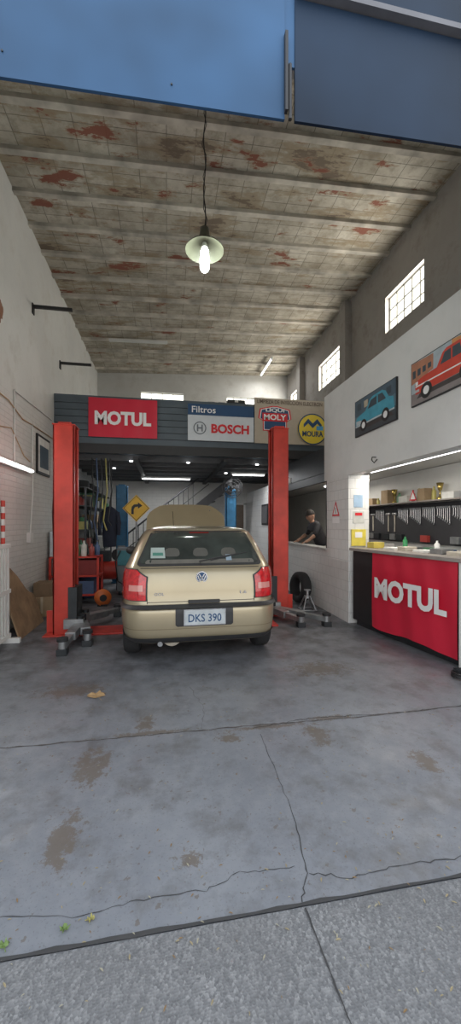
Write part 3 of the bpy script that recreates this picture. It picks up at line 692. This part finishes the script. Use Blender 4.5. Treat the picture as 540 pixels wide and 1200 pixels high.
for i,(x,y) in enumerate(((-1.72,7.15),(-1.6,7.2),(-1.48,7.12),(-1.36,7.2),(-1.28,7.3),(-1.5,7.34))):
    h=.22+.03*(i%3); b.lathe((x,y,.85),[(.045,0),(.05,h*.3),(.048,h*.7),(.018,h*.82),(.018,h)],cols[i%7],seg=14)
b.done()
# parts boxes and buckets on the floor beside the cart
b=B('cardboard_box_stack'); b.bb(-2.05,-1.72,6.15,6.5,0,.3,cb); b.bb(-2.03,-1.76,6.18,6.46,.3,.52,M('cardboard_dark',(.22,.15,.09),.8)); b.bb(-1.92,-1.88,6.149,6.501,.05,.301,M('parcel_tape',(.5,.42,.3))); b.done(.004)
b=B('oil_bucket'); b.lathe((-1.70,6.72,0),[(.12,0),(.15,.28),(.155,.3),(.14,.3),(.12,.05)],white,cap=False); b.tube([(-1.70+.15*math.cos(t*.3142),6.72-.02,.28-.10*math.sin(t*.3142)) for t in range(11)],.005,steel,6); b.cyl((-1.70,6.72,.0),(-1.70,6.72,.2),.12,black,r1=.14); b.done()
b=B('storage_rack'); x0,x1,y0,y1=-2.08,-1.62,8.0,11.6
for y in (8.02,9.2,10.4,11.58):
    for x in (x0+.02,x1-.02): b.bb(x-.018,x+.018,y-.018,y+.018,0,2.2,darkm)
for z in (.2,.75,1.3,1.8,2.18): 
    b.bb(x0,x1,y0,y1,z,z+.02,darkm); y=y0+.08
    while y<y1-.35 and z<2:
        w=random.uniform(.12,.35); h=random.uniform(.15,.36)
        if random.random()<.5: b.bb(x0+.06,x1-.05,y,y+w,z+.02,z+.02+h,random.choice(cols+[cb,darkm,black,steel,black]))
        else: b.lathe((x1-.2,y+w/2,z+.02),[(w*.4,0),(w*.4,h*.7),(w*.2,h*.85),(w*.2,h)],random.choice(cols+[darkm,black]),seg=12)
        y+=w+.03
b.done()
def tyre(name,c,ax,R_=.29,w=.17):
    b=B(name); c=Vector(c)-Vector(ax).normalized()*w/2
    b.lathe(c,[(R_*.6,.01),(R_*.63,0),(R_*.9,0),(R_*.98,.02),(R_,.05),(R_,w-.05),(R_*.98,w-.02),(R_*.9,w),(R_*.63,w),(R_*.6,w-.01),(R_*.58,w*.5),(R_*.6,.01)],rubber,ax,36,False)
    return b.done()
tyre('car_tire',(2.40,6.45,.283),(-1,-.15,.08),.28,.17)
for i in range(3): tyre('racked_tire',(-1.85,8.35+i*.62,2.2+.076),(0,0,1),.22,.15)
b=B('oil_drum'); b.lathe((-1.55,7.75,0),[(.2,0),(.2,.2),(.208,.22),(.2,.24),(.2,.42),(.208,.44),(.2,.46),(.2,.66),(.19,.67)],M('drum_blue',(.05,.1,.22),.4)); b.cyl((-1.5,7.7,.67),(-1.5,7.7,.95),.03,steel); b.done()
b=B('cable_reel'); og=M('orange_plastic',(.65,.16,.04),.4); b.lathe((-1.10,6.80,.145),[(.03,-.05),(.14,-.05),(.14,-.04),(.09,-.035),(.09,.035),(.14,.04),(.14,.05),(.03,.05)],og,(.3,-1,0)); b.lathe((-1.10,6.80,.145),[(.12,-.03),(.12,.03)],black,(.3,-1,0)); b.disc((0,0),.06,(-1.085,6.745,.145),Vector((1,.3,0)).normalized(),Z_,black,.004); b.bb(-1.18,-1.02,6.74,6.86,0,.03,black); b.done()
b=B('coolant_machine'); b.bb(-.98,-.62,7.7,8.1,.08,.95,M('machine_grey',(.16,.18,.20))); b.bb(-.96,-.64,7.68,7.70,.6,.9,M('machine_teal',(.05,.22,.27)));
for x in (-.93,-.67): b.lathe((x-.02,7.75,.05),[(.05,0),(.05,.04)],rubber,(1,0,0))
b.tube([(-.9,7.67,.9),(-1.0,7.65,.7),(-.95,7.62,.3),(-.8,7.64,.2)],.012,black); b.done(.01)
b=B('air_compressor'); b.cyl((-1.5,8.45,.42),(-.95,8.45,.42),.2,red,seg=24); b.sph((-1.5,8.45,.42),(.08,.2,.2),red); b.sph((-.95,8.45,.42),(.08,.2,.2),red)
for x in (-1.4,-1.05):
    for yy in (8.33,8.57): b.bb(x-.02,x+.02,yy-.02,yy+.02,0,.3,black)
b.bb(-1.45,-1.2,8.37,8.53,.62,.85,darkm); b.lathe((-1.05,8.38,.76),[(.13,0),(.13,.03),(.03,.035)],black,(0,1,0)); b.cyl((-1.05,8.45,.6),(-1.05,8.45,.8),.05,steel); b.tube([(-1.4,8.4,.8),(-1.5,8.3,1.1),(-1.55,8.3,1.5)],.012,black); b.done(.004)
b=B('hanging_hoses')
for i in range(5):
    x=-1.50+i*.09; b.tube([(x,7.95,2.78),(x+.03,7.95,2.1),(x-.05,7.97,1.5),(x+.02,7.95,1.0+.1*i)],.014,[black,cols[4],darkm,cols[0],black][i])
b.done()
b=B('hanging_overalls'); ov=M('overalls_navy',(.02,.025,.045),.85)
b.loft([[Vector((-1.18+rx*math.cos(t*.5236),8.15+ry*math.sin(t*.5236),z)) for t in range(12)] for z,rx,ry in ((.95,.13,.05),(1.2,.15,.07),(1.5,.14,.07),(1.68,.18,.06),(1.76,.10,.04),(1.8,.04,.03))],ov,True)
b.tube([(-1.33,8.15,1.68),(-1.38,8.14,1.45),(-1.37,8.12,1.2)],[.05,.045,.04],ov); b.tube([(-1.03,8.15,1.68),(-.99,8.14,1.45),(-1.0,8.12,1.2)],[.05,.045,.04],ov); b.tube([(-1.18,8.15,1.8),(-1.18,8.15,2.74)],.006,steel,6); b.done()
b=B('curve_road_sign'); yel=M('sign_amber',(.85,.50,.02),.4,var=.05); cx_,cz=-.66,1.78; o=Vector((cx_,8.48,cz)); r_=.30
b.cyl((cx_,8.52,0.02),(cx_,8.52,1.9),.022,steel); b.lathe((cx_,8.52,0),[(.16,0),(.16,.03),(.03,.05)],darkm)
b.shape([(r_,0),(0,r_),(-r_,0),(0,-r_)],o+Y_*.008,X_,Z_,steel); b.shape([(r_,0),(0,r_),(-r_,0),(0,-r_)],o,X_,Z_,yel)
k=r_*.93; k2=r_*.88
for q_ in range(4):
    aa=[(k,0),(0,k),(-k,0),(0,-k)]; bb=[(k2,0),(0,k2),(-k2,0),(0,-k2)]; b.shape([aa[q_],aa[(q_+1)%4],bb[(q_+1)%4],bb[q_]],o,X_,Z_,black,.002)
b.shape([(x*1.2,y*1.2) for x,y in [(-.09,-.11),(-.045,-.11),(-.045,-.02),(-.02,.02),(.03,.03),(.03,-.01),(.11,.05),(.03,.11),(.03,.075),(-.04,.07),(-.08,.03),(-.09,-.02)]],o,X_,Z_,black,.003); b.done()
b=B('metal_staircase'); n=14; y0,y1=10.75,11.55
def stp(x): return .12+(x+1.3)*.80
for i in range(n):
    x=-1.2+i*.235; z=stp(x)+.02; b.bb(x,x+.26,y0+.03,y1-.03,z-.03,z,black)
for y in (y0,y1):
    p0=Vector((-1.3,y,.12)); p1=Vector((1.85,y,stp(1.85))); a=(p1-p0).normalized(); R=Matrix((a,Y_,a.cross(Y_))).transposed(); b.box((p0+p1)/2,((p1-p0).length,.03,.24),M('stair_steel',(.02,.02,.022),.5),R)
for i in range(22):
    x=-1.2+i*.14; z=stp(x)
    if z+.85<2.72: b.cyl((x,y0,z),(x,y0,z+.85),.012,black,seg=6)
p0=Vector((-1.2,y0,stp(-1.2)+.85)); p1=Vector((.92,y0,stp(.92)+.85)); b.cyl(p0,p1,.025,black); b.cyl(p0-Z_*.4,p1-Z_*.4+Vector((.3,0,.24)),.012,black)
b.done()
b=B('wall_fan'); b.cyl((1.63,9.28,2.5),(1.63,9.28,2.73),.015,black); 
for r_ in (.26,.2,.13): b.tube([(1.63+r_*math.cos(t*.3142),9.2,2.35+r_*math.sin(t*.3142)) for t in range(21)],.007,black,6)
for t in range(12): b.cyl((1.63,9.19,2.35),(1.63+.26*math.cos(t*.5236),9.2,2.35+.26*math.sin(t*.5236)),.004,black,seg=5)
for t in range(3):
    a=t*2.094; b.shape([(.03*math.cos(a-.8),.03*math.sin(a-.8)),(.22*math.cos(a-.5),.22*math.sin(a-.5)),(.23*math.cos(a+.4),.23*math.sin(a+.4)),(.03*math.cos(a+.8),.03*math.sin(a+.8))],(1.63,9.22,2.35),X_,Z_,black)
b.cyl((1.63,9.2,2.35),(1.63,9.34,2.35),.06,black); b.done()
b=B('framed_certificate'); b.bb(2.57,2.599,9.3,9.9,1.4,1.95,black); b.bb(2.567,2.57,9.35,9.85,1.45,1.9,M('dark_print',(.12,.12,.13))); b.done()
b=B('door_1'); b.bb(2.0,2.5,11.96,11.999,0,2.05,M('brown_door',(.16,.12,.09))); b.bb(1.94,2.0,11.95,11.999,0,2.1,white); b.bb(2.5,2.56,11.95,11.999,0,2.1,white); b.bb(1.94,2.56,11.95,11.999,2.05,2.11,white); b.cyl((2.1,11.96,1),(2.1,11.9,1),.02,steel); b.done()
b=B('jack_stand'); o=Vector((2.31,5.87,0))
for sx in (-1,1):
    for sy in (-1,1): b.tube([o+Vector((sx*.11,sy*.11,.01)),o+Vector((sx*.03,sy*.03,.24))],.014,steel,6)
for k_ in range(4):
    c_=[(-.11,-.11),(.11,-.11),(.11,.11),(-.11,.11)]; a,c2=c_[k_],c_[(k_+1)%4]; b.cyl(o+Vector((*a,.02)),o+Vector((*c2,.02)),.012,steel,seg=6)
b.lathe(o,[(.04,.2),(.04,.24),(.022,.25),(.022,.33)],steel,seg=12); b.box(o+Vector((0,0,.34)),(.1,.05,.02),steel); b.done()
b=B('cable_coil'); pts=[]
for i in range(60): a=i*.35; pts.append((2.72+.09*math.cos(a)*(1-.002*i),3.05+.08*math.sin(a),.012+.0009*i))
b.tube(pts,.008,black,6); b.done()

# ---------------------------------------------------------------- floor marks
crack=M('crack_dark',(.055,.053,.053),.9); dirtj=M('joint_dirt',(.105,.095,.09),.9,var=.4,scale=20)
b=B('floor_cracks')
b.ribbon([(.636,2.48),(.63,2.1),(.618,1.738),(.58,1.473),(.511,1.352)],.005,crack,.0015,.006)
b.ribbon([(-.9,1.47),(-.60,1.489),(-.3,1.44),(-.11,1.467),(.15,1.46),(.3,1.51),(.533,1.50)],.0035,crack,.0015,.007)
b.ribbon([(.58,1.46),(.75,1.41),(.95,1.43),(1.258,1.416),(1.9,1.47)],.005,crack,.0015,.007)
b.ribbon([(-2.05,2.62),(-.8,2.60),(.6,2.59),(1.4,2.57),(3.0,2.6)],.016,dirtj,.0015,.006,24)
b.ribbon([(.6,2.56),(1.1,2.62),(1.7,2.57),(2.4,2.6)],.007,crack,.002,.008,16)
b.ribbon([(-2.0,4.2),(-.9,4.1),(-.2,3.9)],.004,dirtj,.0015,.01)
b.ribbon([(.25,2.6),(.29,2.9),(.2,3.3)],.003,dirtj,.0015,.01)
b.done()
b=B('sidewalk_joints'); b.ribbon([(-3,1.345),(4,1.345)],.017,crack,.0016,.002,80); b.ribbon([(.515,1.33),(.525,1.0),(.54,.4)],.007,crack,.0005,.002,16); b.done()
lc=[M('leaf_straw',(.32,.26,.15),.8),M('leaf_brown',(.24,.15,.07),.8),M('leaf_pale',(.34,.31,.23),.8)]
def leaf(b,x,y,l_,w,a,m,z=.003,curl=.0):
    c_,s_=math.cos(a),math.sin(a); pts=[(-.5,0),(-.25,.4),(.1,.5),(.5,0),(.1,-.5),(-.25,-.4)]
    b.add([(x+c_*p[0]*l_-s_*p[1]*w,y+s_*p[0]*l_+c_*p[1]*w,z+curl*abs(p[1])) for p in pts],[tuple(range(6))],m)
b=B('leaf_litter')
for i in range(480):
    if random.random()<.6: y=random.uniform(.85,1.6)
    else: y=random.uniform(1.5,3.6)
    x=random.uniform(-1.1,2.2); l_=random.uniform(.008,.024); leaf(b,x,y,l_,l_*.28,random.uniform(0,6.28),random.choice(lc),.0025,.004)
b.done()
def bigleaf(x,y,l_,m):
    b=B('fallen_leaf'); a=random.uniform(0,6); n=14
    pts=[]
    for i in range(n):
        t=2*math.pi*i/n; r=l_*(.5 if i%2 else .33)*(1+.2*math.cos(t)); pts.append((x+r*math.cos(t+a),y+.75*r*math.sin(t+a),.004+.008*(i%3)))
    b.add(pts+[(x,y,.006)],[(i,(i+1)%n,n) for i in range(n)],m); b.tube([(x,y,.006),(x+l_*.7*math.cos(a),y+l_*.7*math.sin(a),.004)],.0015,m,5); b.done()
bigleaf(-.586,3.27,.17,M('leaf_tan',(.42,.27,.13),.8)); bigleaf(-.36,1.40,.035,M('leaf_green',(.17,.25,.08),.7)); bigleaf(-.27,1.42,.032,M('leaf_yellow',(.40,.36,.12),.7)); bigleaf(-.55,1.385,.038,M('leaf_green',(.2,.32,.08)))

# ---------------------------------------------------------------- mechanic (person)
skin=M('skin',(.45,.26,.18),.55,var=.06); shirt=M('black_shirt',(.03,.03,.035),.8); trousers=M('work_trousers',(.05,.06,.09),.8); hair=M('dark_hair',(.02,.015,.012),.7)
per=bpy.data.objects.new('mechanic',None); per.location=(3.05,7.2,0); SC.collection.objects.link(per)
def skinned(name,verts,edges,radii,mat,root=0,sub=2):
    me=bpy.data.meshes.new(name); me.from_pydata([Vector(v)-per.location for v in verts],edges,[]); me.materials.append(mat)
    ob=bpy.data.objects.new(name,me); SC.collection.objects.link(ob); ob.parent=per
    sk=ob.modifiers.new('skin','SKIN'); sk.use_smooth_shade=True
    lay=me.skin_vertices[0].data if me.skin_vertices else None
    if lay is None:
        bm_=__import__('bmesh').new(); bm_.from_mesh(me); bm_.verts.layers.skin.verify(); bm_.to_mesh(me); bm_.free(); lay=me.skin_vertices[0].data
    for i,r in enumerate(radii): lay[i].radius=(r,r) if isinstance(r,(int,float)) else r; lay[i].use_root=(i==root)
    sb=ob.modifiers.new('sub','SUBSURF'); sb.levels=sub; sb.render_levels=sub
    return ob
V=[(3.18,7.24,.95),(3.12,7.23,1.12),(3.03,7.22,1.30),(2.98,7.21,1.42),(2.95,7.20,1.475),
   (2.99,7.04,1.40),(2.90,6.96,1.20),(3.0,7.39,1.40),(2.93,7.50,1.20)]
skinned('shirt',V,[(0,1),(1,2),(2,3),(3,4),(3,5),(5,6),(3,7),(7,8)],[.14,.135,.15,.11,.065,.07,.055,.07,.055],shirt)
skinned('neck',[(2.95,7.20,1.44),(2.91,7.19,1.54)],[(0,1)],[.055,.052],skin)
for nm,e,w,h in (('forearm_r',(2.90,6.96,1.21),(2.76,6.98,1.10),(2.70,7.0,1.075)),('forearm_l',(2.93,7.50,1.21),(2.76,7.47,1.10),(2.69,7.45,1.075))):
    skinned(nm,[e,w,h],[(0,1),(1,2)],[.048,.03,.032],skin)
    for k_ in range(4):
        yy=h[1]-.03+.02*k_; l_=(.06,.07,.066,.05)[k_]
        skinned(nm+'_finger_%d'%k_,[(h[0]+.01,yy,h[2]),(h[0]-l_*.55,yy,h[2]-.008),(h[0]-l_,yy+.003,h[2]-.03)],[(0,1),(1,2)],[.010,.009,.008],skin,sub=1)
    skinned(nm+'_thumb',[(h[0]+.03,h[1]+.02,h[2]),(h[0]+.01,h[1]+.05,h[2]-.008),(h[0]-.02,h[1]+.06,h[2]-.02)],[(0,1),(1,2)],[.012,.011,.009],skin,sub=1)
skinned('trousers',[(3.18,7.24,.93),(3.20,7.14,.85),(3.17,7.12,.48),(3.2,7.12,.1),(3.20,7.34,.85),(3.17,7.36,.48),(3.2,7.36,.1)],[(0,1),(1,2),(2,3),(0,4),(4,5),(5,6)],[.14,.10,.07,.055,.10,.07,.055],trousers)
b=B('shoes')
for yy in (7.12,7.36): b.sph((3.15,yy,.045),(.14,.05,.045),black)
b.done(parent=per)
b=B('head'); hc=Vector((2.885,7.18,1.60)); fd=Vector((-.88,-.25,-.40)).normalized(); rr=fd.cross(Z_).normalized(); uu=rr.cross(fd)
rings=[]
for j in range(17):
    ph=-math.pi/2+math.pi*j/16; zz=math.sin(ph); cr=max(.002,math.cos(ph))
    ring=[]
    for i in range(24):
        t=2*math.pi*i/24; fx=math.cos(t)*cr; sx=math.sin(t)*cr
        wj=.078*(1-.22*max(0,-zz)); fj=.098*(1-.10*max(0,-zz))
        ring.append(hc+fd*(fx*fj)+rr*(sx*wj)+uu*(zz*.122))
    rings.append(ring)
b.loft(rings,skin,True)
b.sph(hc+fd*.10-uu*.015,(.014,.014,.02),skin,8)
for s in (-1,1):
    b.sph(hc+rr*(s*.078)-uu*.005,(.014,.014,.03),skin,8); b.sph(hc+fd*.088+rr*(s*.03)+uu*.012,.010,black,8); b.box(hc+fd*.092+rr*(s*.03)+uu*.032,(.012,.03,.006),hair)
b.box(hc+fd*.09-uu*.055,(.012,.04,.007),M('lips',(.35,.14,.12)))
hr=[]
for j in range(9):
    ph=.12+(math.pi/2-.12)*j/8; cr=max(.002,math.cos(ph)); ring=[]
    for i in range(24):
        t=2*math.pi*i/24; dn=-.30*max(0,-math.cos(t)) if j==0 else 0
        ring.append(hc+fd*(math.cos(t)*cr*.106-.006)+rr*(math.sin(t)*cr*.088)+uu*((math.sin(ph)+dn+.14)*.118))
    hr.append(ring)
b.loft(hr,hair,True); b.done(parent=per)

# ---------------------------------------------------------------- world, camera
w=bpy.data.worlds.new('world'); SC.world=w; w.use_nodes=True; nt=w.node_tree
bg=nt.nodes['Background']
tc=nt.nodes.new('ShaderNodeTexCoord'); sp=nt.nodes.new('ShaderNodeSeparateXYZ'); nt.links.new(tc.outputs['Generated'],sp.inputs[0])
r=nt.nodes.new('ShaderNodeValToRGB'); nt.links.new(sp.outputs[2],r.inputs[0])
r.color_ramp.elements[0].position=0; r.color_ramp.elements[0].color=(.86,.83,.78,1); r.color_ramp.elements[1].position=.9; r.color_ramp.elements[1].color=(.70,.81,.95,1)
nt.links.new(r.outputs[0],bg.inputs[0]); bg.inputs[1].default_value=2.4
cam=bpy.data.cameras.new('camera'); co=bpy.data.objects.new('camera',cam); SC.collection.objects.link(co)
cam.sensor_fit='VERTICAL'; cam.sensor_height=36; cam.lens=36*435/1200; cam.shift_y=13/1200; cam.clip_start=.05
co.location=(0,0,1.45); co.rotation_euler=(math.radians(90),0,-math.atan(75/435))
SC.camera=co
